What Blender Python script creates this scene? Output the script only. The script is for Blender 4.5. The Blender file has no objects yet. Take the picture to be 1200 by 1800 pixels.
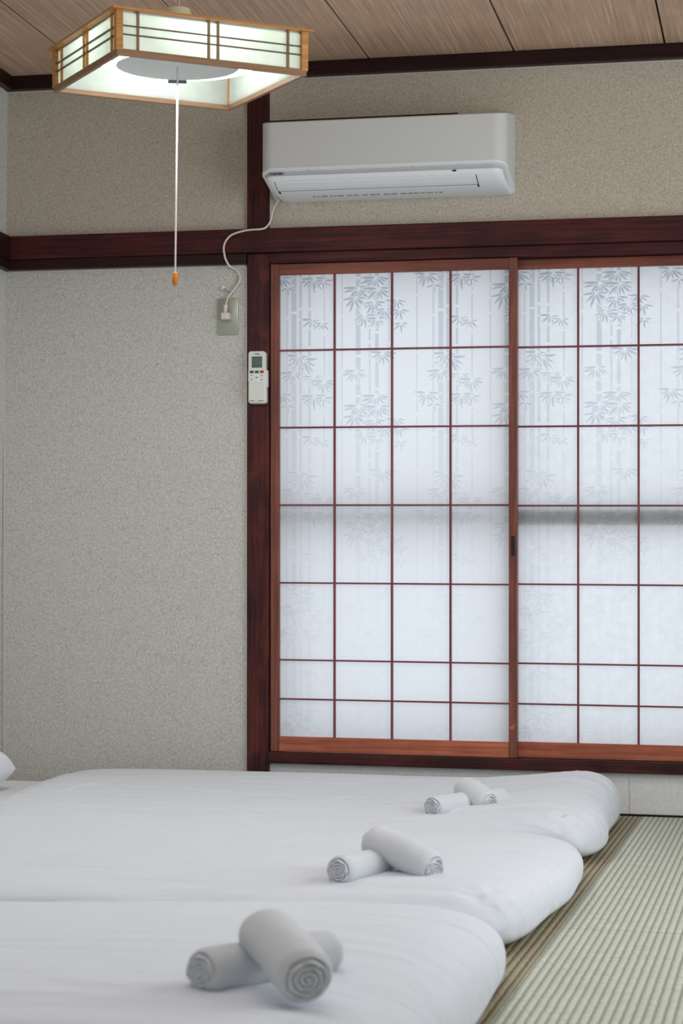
import bpy, bmesh, math, random
import numpy as np
from mathutils import Vector, Matrix, Euler

# ------------------------------------------------------------------ camera, world, lights, exposure
S = bpy.context.scene
COL = S.collection
PI = math.pi
CAM = Vector((2.460, -6.0, 0.591))
cd = bpy.data.cameras.new('camera'); cam = bpy.data.objects.new('camera', cd); COL.objects.link(cam)
cd.sensor_fit = 'VERTICAL'; cd.sensor_height = 36.0; cd.lens = 70.0
cd.shift_y = 0.1004
cd.clip_start = 0.05; cd.clip_end = 100
cd.dof.use_dof = True; cd.dof.focus_distance = 5.95; cd.dof.aperture_fstop = 9.0
cam.matrix_world = Matrix.Translation(CAM) @ Matrix.Rotation(math.radians(12.610), 4, 'Z') @ Matrix.Rotation(PI/2, 4, 'X') @ Matrix.Rotation(math.radians(0.6835), 4, 'Z')
S.camera = cam

w = bpy.data.worlds.new('overcast_sky'); S.world = w; w.use_nodes = True
bgn = w.node_tree.nodes['Background']; bgn.inputs[0].default_value = (0.85, 0.92, 1.0, 1); bgn.inputs[1].default_value = 1.25

def area(name, loc, rot, sx, sy, power, col):
    l = bpy.data.lights.new(name, 'AREA'); l.shape = 'RECTANGLE'; l.size = sx; l.size_y = sy; l.energy = power; l.color = col
    o = bpy.data.objects.new(name, l); o.location = loc; o.rotation_euler = rot; COL.objects.link(o); return o
area('rear_fill', (1.9, -7.05, 1.25), (PI/2, 0, 0), 3.2, 2.0, 12, (0.92, 0.96, 1.0))  # unseen soft light added behind the camera to brighten the room
area('overhead_fill', (1.5, -3.4, 2.24), (0, 0, 0), 2.2, 2.0, 19, (0.92, 0.96, 1.0))  # broad panel light added out of view under the ceiling, overhead fill
area('side_fill', (3.55, -2.1, 1.35), (0, PI/2, 0), 1.5, 2.2, 42, (0.88, 0.94, 1.0))  # unseen fill light added in front of the right wall

S.view_settings.view_transform = 'Standard'; S.view_settings.look = 'None'
S.view_settings.gamma = 1.0; S.view_settings.use_curve_mapping = False; S.view_settings.exposure = 0.0

# ------------------------------------------------------------------ materials
def lin(r, g, b):
    f = lambda c: (c/255/12.92) if c/255 <= 0.04045 else ((c/255+0.055)/1.055)**2.4
    return (f(r), f(g), f(b), 1)
def newmat(name):
    m = bpy.data.materials.new(name); m.use_nodes = True
    nt = m.node_tree; return m, nt, nt.nodes['Principled BSDF']
def N(nt, t, **k):
    n = nt.nodes.new(t)
    for a, v in k.items(): setattr(n, a, v)
    return n
def ramp(nt, stops):
    r = N(nt, 'ShaderNodeValToRGB'); e = r.color_ramp.elements
    while len(e) < len(stops): e.new(0.5)
    for i, (p, c) in enumerate(stops): e[i].position = p; e[i].color = c
    return r
def noise(nt, vec, scale, detail=3, rough=0.5, dist=0.0):
    n = N(nt, 'ShaderNodeTexNoise'); n.inputs['Scale'].default_value = scale; n.inputs['Detail'].default_value = detail
    n.inputs['Roughness'].default_value = rough; n.inputs['Distortion'].default_value = dist
    nt.links.new(vec, n.inputs['Vector']); return n.outputs['Fac']
def coords(nt, sx=1, sy=1, sz=1):
    tc = N(nt, 'ShaderNodeTexCoord'); mp = N(nt, 'ShaderNodeMapping'); mp.inputs['Scale'].default_value = (sx, sy, sz)
    nt.links.new(tc.outputs['Object'], mp.inputs['Vector']); return mp.outputs['Vector']
def mixc(nt, a, b, fac, typ='MIX'):
    m = N(nt, 'ShaderNodeMix', data_type='RGBA', blend_type=typ)
    for s, v in ((0, fac), (6, a), (7, b)):
        if hasattr(v, 'links'): nt.links.new(v, m.inputs[s])
        else: m.inputs[s].default_value = v
    return m.outputs[2]
def bump(nt, bs, h, strength, dist=0.002):
    b = N(nt, 'ShaderNodeBump'); b.inputs['Strength'].default_value = strength; b.inputs['Distance'].default_value = dist
    nt.links.new(h, b.inputs['Height']); nt.links.new(b.outputs[0], bs.inputs['Normal'])
def plain(name, c, rough=0.5, metal=0.0, var=0.04, coat=0.0):
    m, nt, bs = newmat(name)
    v = noise(nt, coords(nt), 40, 2)
    d = tuple(x*(1-var*2.5) for x in c[:3]) + (1,)
    nt.links.new(mixc(nt, d, c, v), bs.inputs['Base Color'])
    bs.inputs['Roughness'].default_value = rough; bs.inputs['Metallic'].default_value = metal
    bs.inputs['Coat Weight'].default_value = coat
    return m
def wood(name, dark, light, axis='x', rough=0.45, scale=1.0, spec=0.3, blot=0.35, lo=0.35, hi=0.7, stain=None):
    m, nt, bs = newmat(name)
    s = {'x': (1.5, 60, 60), 'y': (60, 1.5, 60), 'z': (60, 60, 1.5)}[axis]
    g = noise(nt, coords(nt, *[q*scale for q in s]), 2.2, 6, 0.65, 0.4)
    r = ramp(nt, [(lo, dark), (hi, light)]); nt.links.new(g, r.inputs[0])
    b = noise(nt, coords(nt), 5.0, 3, 0.6)
    r2 = ramp(nt, [(0.35, (1-blot,)*3+(1,)), (0.65, (1, 1, 1, 1))]); nt.links.new(b, r2.inputs[0])
    c = mixc(nt, r.outputs[0], r2.outputs[0], 1.0, 'MULTIPLY')
    if stain:
        b2 = noise(nt, coords(nt, *(1 if q < 5 else 2.2 for q in s)), 3.6, 5, 0.65, 0.8)
        r3 = ramp(nt, [(0.5, (0, 0, 0, 1)), (0.72, (.75, .75, .75, 1))]); nt.links.new(b2, r3.inputs[0]); c = mixc(nt, c, stain, r3.outputs[0])
    nt.links.new(c, bs.inputs['Base Color']); bs.inputs['Roughness'].default_value = rough
    bs.inputs['Specular IOR Level'].default_value = spec
    bump(nt, bs, g, 0.25, 0.001)
    return m
M = {}
DK, DL = lin(40, 13, 14), lin(96, 38, 36)
for ax in 'xyz': M['dark_'+ax] = wood('dark_stained_timber_'+ax, DK, DL, ax, rough=0.5, blot=0.5, stain=lin(112, 50, 38) if ax == 'z' else lin(84, 34, 34))
M['red_top'] = wood('red_brown_timber_top_rail', lin(112, 62, 50), lin(156, 90, 72), 'x', blot=0.3)
M['darker_x'] = wood('near_black_timber', lin(26, 10, 10), lin(56, 24, 22), 'x')
M['darker_y'] = wood('near_black_timber_side', lin(26, 10, 10), lin(56, 24, 22), 'y')
M['red_x'] = wood('red_brown_timber_rail', lin(160, 84, 62), lin(214, 128, 94), 'x', blot=0.3)
M['red_z'] = wood('red_brown_timber_stile', lin(106, 60, 50), lin(154, 94, 76), 'z', blot=0.3)
M['bar_x'] = wood('plum_lattice_timber_across', lin(108, 54, 62), lin(150, 82, 86), 'x', blot=0.2)
M['bar_z'] = wood('plum_lattice_timber_upright', lin(108, 54, 62), lin(150, 82, 86), 'z', blot=0.2)
M['lamp_x'] = wood('honey_lamp_timber', lin(176, 116, 58), lin(216, 160, 92), 'x', blot=0.1, rough=0.4)
M['lattice_dark'] = plain('dark_lattice_timber', lin(92, 66, 40), 0.5)
M['lattice_olive'] = plain('olive_lattice_timber', lin(134, 108, 70), 0.5)
M['edge_bead'] = plain('pale_wallpaper_edge', lin(214, 206, 196), 0.7)
M['gap_dark'] = plain('dark_gap', lin(16, 13, 12), 0.9)

def wallpaper(name, a, b, fib, s=1.0):
    m, nt, bs = newmat(name)
    base = noise(nt, coords(nt), 260*s, 4, 0.7)
    big = noise(nt, coords(nt), 130*s, 3, 0.6)
    add = N(nt, 'ShaderNodeMath', operation='ADD'); nt.links.new(base, add.inputs[0]); nt.links.new(big, add.inputs[1])
    r = ramp(nt, [(0.40, a), (0.62, b)])
    hm = N(nt, 'ShaderNodeMath', operation='MULTIPLY'); hm.inputs[1].default_value = 0.5
    nt.links.new(add.outputs[0], hm.inputs[0]); nt.links.new(hm.outputs[0], r.inputs[0])
    f1 = noise(nt, coords(nt), 70*s, 3, 0.55, 1.5)
    r1 = ramp(nt, [(0.475, (0, 0, 0, 1)), (0.495, (1, 1, 1, 1)), (0.515, (0, 0, 0, 1))]); nt.links.new(f1, r1.inputs[0])
    c = mixc(nt, r.outputs[0], fib, r1.outputs[0])
    f2 = noise(nt, coords(nt, 1, 1.1, 0.9), 95*s, 2, 0.5, 2.0)
    r2 = ramp(nt, [(0.56, (0, 0, 0, 1)), (0.575, (0.55, 0.55, 0.55, 1)), (0.59, (0, 0, 0, 1))]); nt.links.new(f2, r2.inputs[0])
    c = mixc(nt, c, tuple(min(1, x*1.35) for x in b[:3])+(1,), r2.outputs[0])
    nt.links.new(c, bs.inputs['Base Color']); bs.inputs['Roughness'].default_value = 0.85
    bs.inputs['Specular IOR Level'].default_value = 0.2
    bump(nt, bs, hm.outputs[0], 0.35, 0.002)
    return m
M['wallpaper'] = wallpaper('fibre_wallpaper', lin(186, 185, 178), lin(215, 214, 208), lin(144, 143, 136))
M['wallpaper_up'] = wallpaper('fibre_wallpaper_frieze', lin(182, 172, 157), lin(211, 202, 188), lin(146, 136, 120))
M['dado'] = wallpaper('grey_plaster_dado', lin(214, 214, 212), lin(224, 224, 223), lin(206, 206, 204), 0.7)

def ceil_mat():
    m, nt, bs = newmat('printed_ceiling_plank')
    g = noise(nt, coords(nt, 130, 2.5, 130), 1.0, 4, 0.6, 0.3)
    r = ramp(nt, [(0.3, lin(186, 150, 126)), (0.55, lin(208, 176, 152)), (0.72, lin(228, 204, 184))]); nt.links.new(g, r.inputs[0])
    b = noise(nt, coords(nt), 3.5, 3)
    r2 = ramp(nt, [(0.35, (0.86, 0.86, 0.86, 1)), (0.65, (1, 1, 1, 1))]); nt.links.new(b, r2.inputs[0])
    nt.links.new(mixc(nt, r.outputs[0], r2.outputs[0], 1.0, 'MULTIPLY'), bs.inputs['Base Color'])
    bs.inputs['Roughness'].default_value = 0.55; bs.inputs['Specular IOR Level'].default_value = 0.3
    bump(nt, bs, g, 0.4, 0.002); return m
M['ceiling'] = ceil_mat()

def tatami_mat(name, a, b, groove):
    m, nt, bs = newmat(name)
    tc = N(nt, 'ShaderNodeTexCoord'); sep = N(nt, 'ShaderNodeSeparateXYZ'); nt.links.new(tc.outputs['Object'], sep.inputs[0])
    wv = noise(nt, coords(nt, 3, 10, 1), 4, 2)
    def mth(op, x, y):
        q = N(nt, 'ShaderNodeMath', operation=op)
        for i, v in enumerate((x, y)):
            if v is None: continue
            if hasattr(v, 'links'): nt.links.new(v, q.inputs[i])
            else: q.inputs[i].default_value = v
        return q.outputs[0]
    ph = mth('ADD', mth('MULTIPLY', sep.outputs[0], 2*PI/0.0150), mth('MULTIPLY', wv, 1.6))
    sn = mth('SINE', ph, None)
    rib = mth('MULTIPLY', mth('ADD', sn, 1.0), 0.5)
    rr = ramp(nt, [(0.0, (0, 0, 0, 1)), (0.45, (1, 1, 1, 1))]); nt.links.new(rib, rr.inputs[0])
    th = noise(nt, coords(nt, 25, 420, 1), 1.0, 3, 0.7)
    rt = ramp(nt, [(0.35, a), (0.62, b)]); nt.links.new(th, rt.inputs[0])
    bl = noise(nt, coords(nt, 6, 30, 1), 1.6, 3)
    rb = ramp(nt, [(0.3, (0.88, 0.88, 0.84, 1)), (0.7, (1, 1, 1, 1))]); nt.links.new(bl, rb.inputs[0])
    c = mixc(nt, groove, rt.outputs[0], rr.outputs[0])
    c = mixc(nt, c, rb.outputs[0], 1.0, 'MULTIPLY')
    nt.links.new(c, bs.inputs['Base Color']); bs.inputs['Roughness'].default_value = 0.6
    bs.inputs['Specular IOR Level'].default_value = 0.3
    bump(nt, bs, rib, 0.45, 0.003); return m
M['tatami'] = tatami_mat('pale_green_rush_weave', lin(180, 184, 168), lin(216, 219, 206), lin(142, 145, 128))
M['tatami_shaded'] = tatami_mat('shaded_brown_rush_weave', lin(146, 136, 108), lin(180, 170, 142), lin(92, 82, 60))  # browner mats left of the seam; shadow beside the beds put into their colour

def cloth(name, c, wr=0.5, terry=False):
    m, nt, bs = newmat(name)
    if terry:
        h = noise(nt, coords(nt), 420, 3, 0.7); bump(nt, bs, h, 0.8, 0.003)
    else:
        h = noise(nt, coords(nt, 1.2, 5, 4), 2.6, 3, 0.45, 0.8); bump(nt, bs, h, wr, 0.016)
    v = noise(nt, coords(nt), 9, 3)
    nt.links.new(mixc(nt, tuple(x*0.95 for x in c[:3])+(1,), c, v), bs.inputs['Base Color'])
    bs.inputs['Roughness'].default_value = 0.9; bs.inputs['Specular IOR Level'].default_value = 0.15
    bs.inputs['Sheen Weight'].default_value = 0.15
    return m
M['duvet'] = cloth('white_cotton_cover', lin(219, 223, 230), 0.8)
M['sheet'] = cloth('white_cotton_sheet', lin(226, 229, 234), 0.3)
M['towel'] = cloth('white_terry', lin(228, 231, 235), 0.3, True)
M['ac'] = plain('warm_white_plastic', lin(218, 221, 220), 0.45, var=0.01)
M['ac_white'] = plain('cool_white_plastic', lin(243, 245, 248), 0.4, var=0.01)  # on the air conditioner's underside, light bounced off the beds is put into this whiter tone
M['ac_strip'] = plain('satin_grey_plastic', lin(190, 193, 196), 0.35, var=0.01)
M['print_dark'] = plain('dark_print', lin(38, 38, 42), 0.6)
M['print_grey'] = plain('grey_print', lin(140, 143, 146), 0.6)
M['plate'] = plain('grey_green_metal', lin(168, 172, 160), 0.32, 0.35, 0.02)
M['cable'] = plain('ivory_plastic', lin(222, 214, 200), 0.4, var=0.01)
M['remote'] = plain('ivory_white_plastic', lin(222, 225, 214), 0.4, var=0.01)
M['lcd'] = plain('lcd_grey', lin(96, 110, 108), 0.25, var=0.05)
M['btn_blue'] = plain('blue_grey_button', lin(96, 116, 122), 0.5)
M['btn_green'] = plain('green_button', lin(70, 138, 58), 0.5)
M['btn_orange'] = plain('orange_button', lin(216, 104, 40), 0.5)
M['pull'] = plain('black_metal_pull', lin(34, 28, 30), 0.4, 0.3)
M['metal'] = plain('brushed_sash_metal', lin(120, 126, 134), 0.5, 0.2)
M['bead'] = wood('orange_wood_bead', lin(176, 100, 30), lin(226, 150, 60), 'z', blot=0.1)
M['cap'] = plain('cream_plastic', lin(240, 234, 196), 0.4, var=0.01)
M['string'] = plain('grey_cord', lin(196, 188, 188), 0.7)
M['reflector'] = plain('white_enamel', lin(222, 228, 228), 0.4)
M['socket'] = plain('dark_green_socket', lin(60, 84, 78), 0.5)

def glow(name, col, st):
    m, nt, bs = newmat(name)
    bs.inputs['Base Color'].default_value = (0.9, 0.9, 0.9, 1)
    bs.inputs['Emission Color'].default_value = col; bs.inputs['Emission Strength'].default_value = st; return m
M['tube'] = glow('lit_fluorescent_tube', (0.95, 1.0, 1.0, 1), 6.5)

def shade_mat():
    m, nt, bs = newmat('lamp_shade_acrylic')
    out = nt.nodes['Material Output']; nt.nodes.remove(bs)
    d = N(nt, 'ShaderNodeBsdfDiffuse'); d.inputs[0].default_value = lin(236, 240, 234)
    t = N(nt, 'ShaderNodeBsdfTranslucent'); t.inputs[0].default_value = lin(240, 246, 226)
    v = noise(nt, coords(nt), 30, 3); rv = ramp(nt, [(0.3, lin(236, 242, 230)), (0.7, lin(250, 253, 246))]); nt.links.new(v, rv.inputs[0]); nt.links.new(rv.outputs[0], t.inputs[0])
    mx = N(nt, 'ShaderNodeMixShader'); mx.inputs[0].default_value = 0.6
    nt.links.new(d.outputs[0], mx.inputs[1]); nt.links.new(t.outputs[0], mx.inputs[2]); nt.links.new(mx.outputs[0], out.inputs[0]); return m
M['shade'] = shade_mat()

def paper_mat(name, mott):
    m, nt, bs = newmat(name)
    out = nt.nodes['Material Output']; nt.nodes.remove(bs)
    at = N(nt, 'ShaderNodeAttribute', attribute_name='print')
    mn = noise(nt, coords(nt), 34, 3, 0.6)
    rm = ramp(nt, [(0.3, (1-mott,)*3+(1,)), (0.7, (1, 1, 1, 1))]); nt.links.new(mn, rm.inputs[0])
    fb = noise(nt, coords(nt, 6, 1, 60), 14, 4, 0.7); rf = ramp(nt, [(0.3, (0.965,)*3+(1,)), (0.7, (1, 1, 1, 1))]); nt.links.new(fb, rf.inputs[0])
    c = mixc(nt, at.outputs['Color'], rm.outputs[0], 1.0, 'MULTIPLY'); c = mixc(nt, c, rf.outputs[0], 1.0, 'MULTIPLY')
    t = N(nt, 'ShaderNodeBsdfTranslucent'); nt.links.new(c, t.inputs[0])
    d = N(nt, 'ShaderNodeBsdfDiffuse'); nt.links.new(c, d.inputs[0])
    mx = N(nt, 'ShaderNodeMixShader'); mx.inputs[0].default_value = 0.68
    nt.links.new(d.outputs[0], mx.inputs[1]); nt.links.new(t.outputs[0], mx.inputs[2]); nt.links.new(mx.outputs[0], out.inputs[0]); return m
M['paper_l'] = paper_mat('bamboo_printed_shoji_paper', 0.015)
M['paper_r'] = paper_mat('bamboo_printed_shoji_paper_mottled', 0.07)

# ------------------------------------------------------------------ builders
K = 0.012                      # the old timber frame leans a little
def lean(v): return (v[0]-K*(v[2]-1.08), v[1], v[2])
class MB:
    def __init__(s): s.bm = bmesh.new()
    def box(s, x0, x1, y0, y1, z0, z1, bev=0.0, rot=None):
        vs = [s.bm.verts.new((x, y, z)) for x in (x0, x1) for y in (y0, y1) for z in (z0, z1)]
        fs = [s.bm.faces.new([vs[i] for i in q]) for q in ((0, 1, 3, 2), (4, 6, 7, 5), (0, 4, 5, 1), (2, 3, 7, 6), (0, 2, 6, 4), (1, 5, 7, 3))]
        if bev:
            es = list({e for f in fs for e in f.edges})
            bmesh.ops.bevel(s.bm, geom=es, offset=bev, segments=2, profile=0.6, affect='EDGES')
        return s
    def cyl(s, c, r, h, axis='z', n=24, r2=None):
        m = {'z': Matrix(), 'x': Matrix.Rotation(PI/2, 4, 'Y'), 'y': Matrix.Rotation(PI/2, 4, 'X')}[axis]
        bmesh.ops.create_cone(s.bm, cap_ends=True, segments=n, radius1=r, radius2=r if r2 is None else r2, depth=h, matrix=Matrix.Translation(c) @ m); return s
    def torus(s, c, R, r, n=48, k=10):
        rings = []
        for i in range(n):
            a = 2*PI*i/n
            rings.append([s.bm.verts.new((c[0]+(R+r*math.cos(b))*math.cos(a), c[1]+(R+r*math.cos(b))*math.sin(a), c[2]+r*math.sin(b))) for b in [2*PI*j/k for j in range(k)]])
        for i in range(n):
            for j in range(k): s.bm.faces.new((rings[i][j], rings[(i+1) % n][j], rings[(i+1) % n][(j+1) % k], rings[i][(j+1) % k]))
        return s
    def tube(s, pts, r, k=8):
        pts = [Vector(p) for p in pts]; rings = []
        for i, p in enumerate(pts):
            d = (pts[min(i+1, len(pts)-1)]-pts[max(i-1, 0)]).normalized()
            u = d.cross(Vector((0, 1, 0.01))).normalized(); v = d.cross(u)
            rings.append([s.bm.verts.new(p+u*r*math.cos(2*PI*j/k)+v*r*math.sin(2*PI*j/k)) for j in range(k)])
        for a, b in zip(rings, rings[1:]):
            for j in range(k): s.bm.faces.new((a[j], b[j], b[(j+1) % k], a[(j+1) % k]))
        s.bm.faces.new(rings[0][::-1]); s.bm.faces.new(rings[-1]); return s
    def loft(s, rings, caps=True):
        R = [[s.bm.verts.new(p) for p in r] for r in rings]; n = len(R[0])
        for a, b in zip(R, R[1:]):
            for j in range(n): s.bm.faces.new((a[j], a[(j+1) % n], b[(j+1) % n], b[j]))
        if caps: s.bm.faces.new(R[0][::-1]); s.bm.faces.new(R[-1])
        return s
    def quad(s, *p): s.bm.faces.new([s.bm.verts.new(q) for q in p]); return s
def props(o, label=None, cat=None, group=None, kind=None):
    if label: o['label'] = label
    if cat: o['category'] = cat
    if group: o['group'] = group
    if kind: o['kind'] = kind
    return o
def wloc(o):
    v = Vector(o.location)
    while o.parent: o = o.parent; v += Vector(o.location)
    return v
def obj(name, mb, mat, parent=None, wall=False, smooth=False, recalc=True):
    """verts are given in world coordinates; the mesh is stored relative to its parent's origin"""
    bm = mb.bm if isinstance(mb, MB) else mb
    if recalc: bmesh.ops.recalc_face_normals(bm, faces=bm.faces)
    off = wloc(parent) if parent else Vector((0, 0, 0))
    for v in bm.verts:
        c = Vector(lean(v.co)) if wall else v.co.copy()
        v.co = c-off
    me = bpy.data.meshes.new(name); bm.to_mesh(me); bm.free()
    me.materials.append(mat)
    if smooth:
        me.polygons.foreach_set('use_smooth', [True]*len(me.polygons))
        if smooth != 'all': me.set_sharp_from_angle(angle=math.radians(35))
    o = bpy.data.objects.new(name, me); COL.objects.link(o); o.parent = parent
    return o
def empty(name, loc, label, cat, group=None, wall=False):
    o = bpy.data.objects.new(name, None); o.empty_display_size = 0.1
    o.location = lean(loc) if wall else loc; COL.objects.link(o); return props(o, label, cat, group)
def text(body, name, size, loc, mat, parent, rot=(PI/2, 0, 0), bold=0.0):
    c = bpy.data.curves.new(name, 'FONT'); c.body = body; c.size = size; c.align_x = 'LEFT'; c.extrude = 0.0002; c.offset = bold
    t = bpy.data.objects.new(name+'_curve', c); COL.objects.link(t)
    dg = bpy.context.evaluated_depsgraph_get(); me = bpy.data.meshes.new_from_object(t.evaluated_get(dg)); bpy.data.objects.remove(t)
    me.materials.clear(); me.materials.append(mat); me.name = name
    o = bpy.data.objects.new(name, me); COL.objects.link(o); o.parent = parent
    o.location = Vector(loc)-wloc(parent); o.rotation_euler = rot; return o

# ------------------------------------------------------------------ the room shell
RX, RY, RZ = 3.62, -7.2, 2.30        # right wall x, rear wall y, ceiling z
T = 0.12
st = lambda name, mb, mat, wall=False: props(obj(name, mb, mat, wall=wall), kind='structure')
# back wall (wallpaper fields), with the window opening x .89-2.41, z .13-1.72
m = MB()
m.box(-T, 0.83, 0, T, 0, 1.75)
m.box(2.45, RX+T, 0, T, 0, 1.75)
wb = st('wall_back', m, M['wallpaper'], True)
m = MB(); m.box(-T, RX+T, 0, T, 1.75, RZ+0.1); fr = obj('frieze', m, M['wallpaper_up'], wb, wall=True)
m = MB(); m.box(0.83, 2.45, 0.005, T, -0.02, 0.135); m.box(0.83, 2.45, 0.002, 0.02, 0.0, 0.125)
obj('dado_panel', m, M['dado'], wb, wall=True)
m = MB(); m.box(0.88, 2.45, 0.0, 0.006, 0.115, 0.128); m.box(1.995, 1.997, -0.0005, 0.003, 0.008, 0.115); obj('dado_edge', m, M['dado'], wb, wall=True)
m = MB(); m.box(0.883, RX, -0.006, 0.01, 0.0, 0.006); obj('floor_gap', m, M['gap_dark'], wb, wall=True)
m = MB(); m.box(-T, 0, RY, 0, 0, RZ+0.1); wl = st('wall_left', m, M['wallpaper'])
m = MB(); m.box(RX, RX+T, RY, 0, 0, RZ+0.1); st('wall_right', m, M['wallpaper'])
m = MB(); m.box(-T, RX+T, RY-T, RY, 0, RZ+0.1); st('wall_rear', m, M['wallpaper'])
# ceiling: planks with recessed joints
m = MB(); m.box(-T, RX+T, RY-T, T, RZ+0.012, RZ+0.1); ce = st('ceiling', m, M['gap_dark'])
xs = [-0.30, 0.174, 0.647, 1.119, 1.591, 2.065, 2.538, 3.011, 3.484, 3.70]
cz = (RZ-CAM.z)/(2.39-CAM.z)
xs = [CAM.x+(x-CAM.x)*1.0 for x in xs]
sh = lambda x: CAM.x + (x-CAM.x)*cz
sx_ = [sh(x) for x in xs]
for a, b in zip(sx_, sx_[1:]):
    a = max(a, -0.02); b = min(b, RX+0.02)
    if b-a < 0.02: continue
    m = MB(); m.box(a+0.003, b-0.003, RY, 0.0, RZ, RZ+0.013, 0.0015); obj('ceiling_plank', m, M['ceiling'], ce)
# floor: tatami mats
m = MB(); m.box(-T, RX+T, RY-T, T, -0.08, -0.03); fl = st('floor', m, M['gap_dark'])
mx = [0.0, 0.13, 1.088, 2.044, 3.0, RX]; my = [-0.002, -2.210, -4.420, -6.630, RY]
for i, (a, b) in enumerate(zip(mx, mx[1:])):
    for (c, d) in zip(my, my[1:]):
        m = MB(); m.box(a+0.0012, b-0.0012, d+0.0015, c-0.0015, -0.03, 0.0, 0.0012)
        obj('tatami_mat', m, M['tatami_shaded'] if i < 3 else M['tatami'], fl)
# timber trims
def trim(n, x0, x1, y0, y1, z0, z1, mat, bev=0.003, wall=True): return st('trim_%d' % n, MB().box(x0, x1, y0, y1, z0, z1, bev), M[mat], wall)
trim(1, 0.812, 0.883, -0.012, 0.05, 0.0, 1.712, 'dark_z')                 # post
trim(2, 0.812, 0.883, -0.012, 0.03, 1.784, 2.26, 'dark_z')                # post above the rail
trim(3, -0.0, RX, -0.030, 0.0, 1.713, 1.787, 'dark_x')                    # long picture rail
trim(4, 0.0, 0.812, -0.024, 0.0, 1.680, 1.713, 'darker_x')                # strip under the rail
trim(5, 0.883, 2.42, -0.014, 0.10, 1.6805, 1.713, 'dark_x')                # head track
trim(6, 0.883, 2.42, -0.020, 0.10, 0.128, 0.163, 'dark_x')                # sill
trim(7, 2.412, 2.482, -0.012, 0.05, 0.0, 1.712, 'dark_z')                 # right post
trim(8, -0.0, RX, -0.026, 0.0, 2.256, RZ, 'darker_x')
trim(9, 0.0, 0.026, RY, -0.026, 2.256, RZ, 'darker_y', wall=False)
trim(10, 0.0, 0.028, RY, -0.03, 1.713, 1.787, 'darker_y', wall=False)
trim(11, 0.0, 0.022, RY, -0.024, 1.680, 1.713, 'darker_y', wall=False)
trim(12, 2.482, RX, -0.024, 0.0, 1.680, 1.713, 'darker_x')
# pale edge beads where the wallpaper meets timber and corner
m = MB()
m.box(0.012, 0.811, -0.002, 0.001, 1.676, 1.6795); m.box(0.808, 0.8115, -0.002, 0.001, 0.0, 1.68)
m.box(0.812, 2.41, -0.002, 0.001, 1.788, 1.790); m.box(0.0, RX, -0.002, 0.001, 2.2525, 2.2555); m.box(0.8835, 0.887, -0.002, 0.001, 1.79, 2.253)
m.box(0.8085, 0.8115, -0.002, 0.001, 1.79, 2.253); m.box(0.0015, 0.0045, -0.004, 0.001, 0.0, 1.68); m.box(0.0015, 0.0045, -0.004, 0.001, 1.79, 2.255)
obj('wallpaper_edge', m, M['edge_bead'], wb, wall=True)
# window reveal outside the shoji: outer sash with meeting rail, whose soft shadow shows on the paper
m = MB()
m.box(0.83, 0.885, 0.005, 0.16, 0.125, 1.76); m.box(2.405, 2.45, 0.005, 0.16, 0.125, 1.76); m.box(0.83, 2.45, 0.10, 0.16, 1.675, 1.76); m.box(0.83, 2.45, 0.10, 0.16, 0.10, 0.165)
obj('window_reveal', m, M['darker_x'], wb, wall=True)
ws = st('window_1', MB().box(0.885, 2.405, 0.125, 0.15, 0.165, 0.185), M['metal'], True)
m = MB(); m.box(0.885, 0.9, 0.125, 0.15, 0.165, 1.675); m.box(2.39, 2.405, 0.125, 0.15, 0.165, 1.675); m.box(0.885, 2.405, 0.125, 0.15, 1.655, 1.675)
m.box(1.630, 1.652, 0.125, 0.15, 0.185, 1.655); obj('sash_frame', m, M['metal'], ws, wall=True)
obj('meeting_rail', MB().box(0.885, 2.405, 0.0590, 0.105, 0.868, 0.9215), M['gap_dark'], ws, wall=True)

# ------------------------------------------------------------------ shoji panels with bamboo print
def leafset(seed=3):
    """bamboo print tile 260 x 205.3 units: stalks, nodes, leaf sprays (flat print on the paper)"""
    W, H = 0.463, 0.3645
    u = 1/3.75; X = lambda cx: (cx/3.75-11)*0.001781; Y = lambda cy: (cy/3.75-43)*0.001776
    stalks = [(85, 15, .7, (443,)), (133, 33, 1., (408,)), (178, 18, 1, (383,)), (238, 16, 1, (388, 640)), (337, 9, 1, (298, 553)), (455, 9, .9, (437,)), (563, 32, 1, (190, 700)), (640, 12, .9, (610,)), (688, 24, 1, (548, 915)), (768, 9, .7, (620,)), (951, 9, .9, (310, 680))]
    sprays = [(265, 185, 85, 7), (330, 200, 62, 5), (255, 455, 70, 6), (320, 478, 62, 6), (90, 245, 62, 3), (675, 190, 98, 9), (560, 255, 112, 9), (690, 262, 92, 9), (540, 318, 95, 6), (668, 350, 84, 7), (742, 395, 74, 7), (602, 432, 76, 8), (690, 455, 70, 8),
              (815, 340, 66, 6), (835, 400, 66, 6), (845, 490, 60, 5), (1010, 175, 86, 8), (190, 720, 96, 9), (130, 800, 84, 8), (262, 828, 76, 9), (332, 862, 78, 9), (240, 960-5, 80, 8), (320, 972-5, 70, 7), (545, 795, 82, 9), (722, 680, 84, 8), (160, 690, 70, 7)]
    rnd = random.Random(seed); L = []
    for (cx, cy, r, n) in sprays:
        for k in range(n):
            t = (k+0.5)/n; a = PI*(-0.06+1.12*t)+rnd.uniform(-.12, .12)      # spray hangs down
            ln = r*rnd.uniform(0.8, 1.2)*1.08
            L.append((X(cx), Y(cy), math.cos(a)*ln*0.001781/3.75, math.sin(a)*ln*0.001776/3.75, rnd.uniform(.075, .105)))
    ST = [(X(cx), wd/3.75*0.001781, o, [Y(q) for q in nd]) for cx, wd, o, nd in stalks]
    return W, H, L, ST
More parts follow.
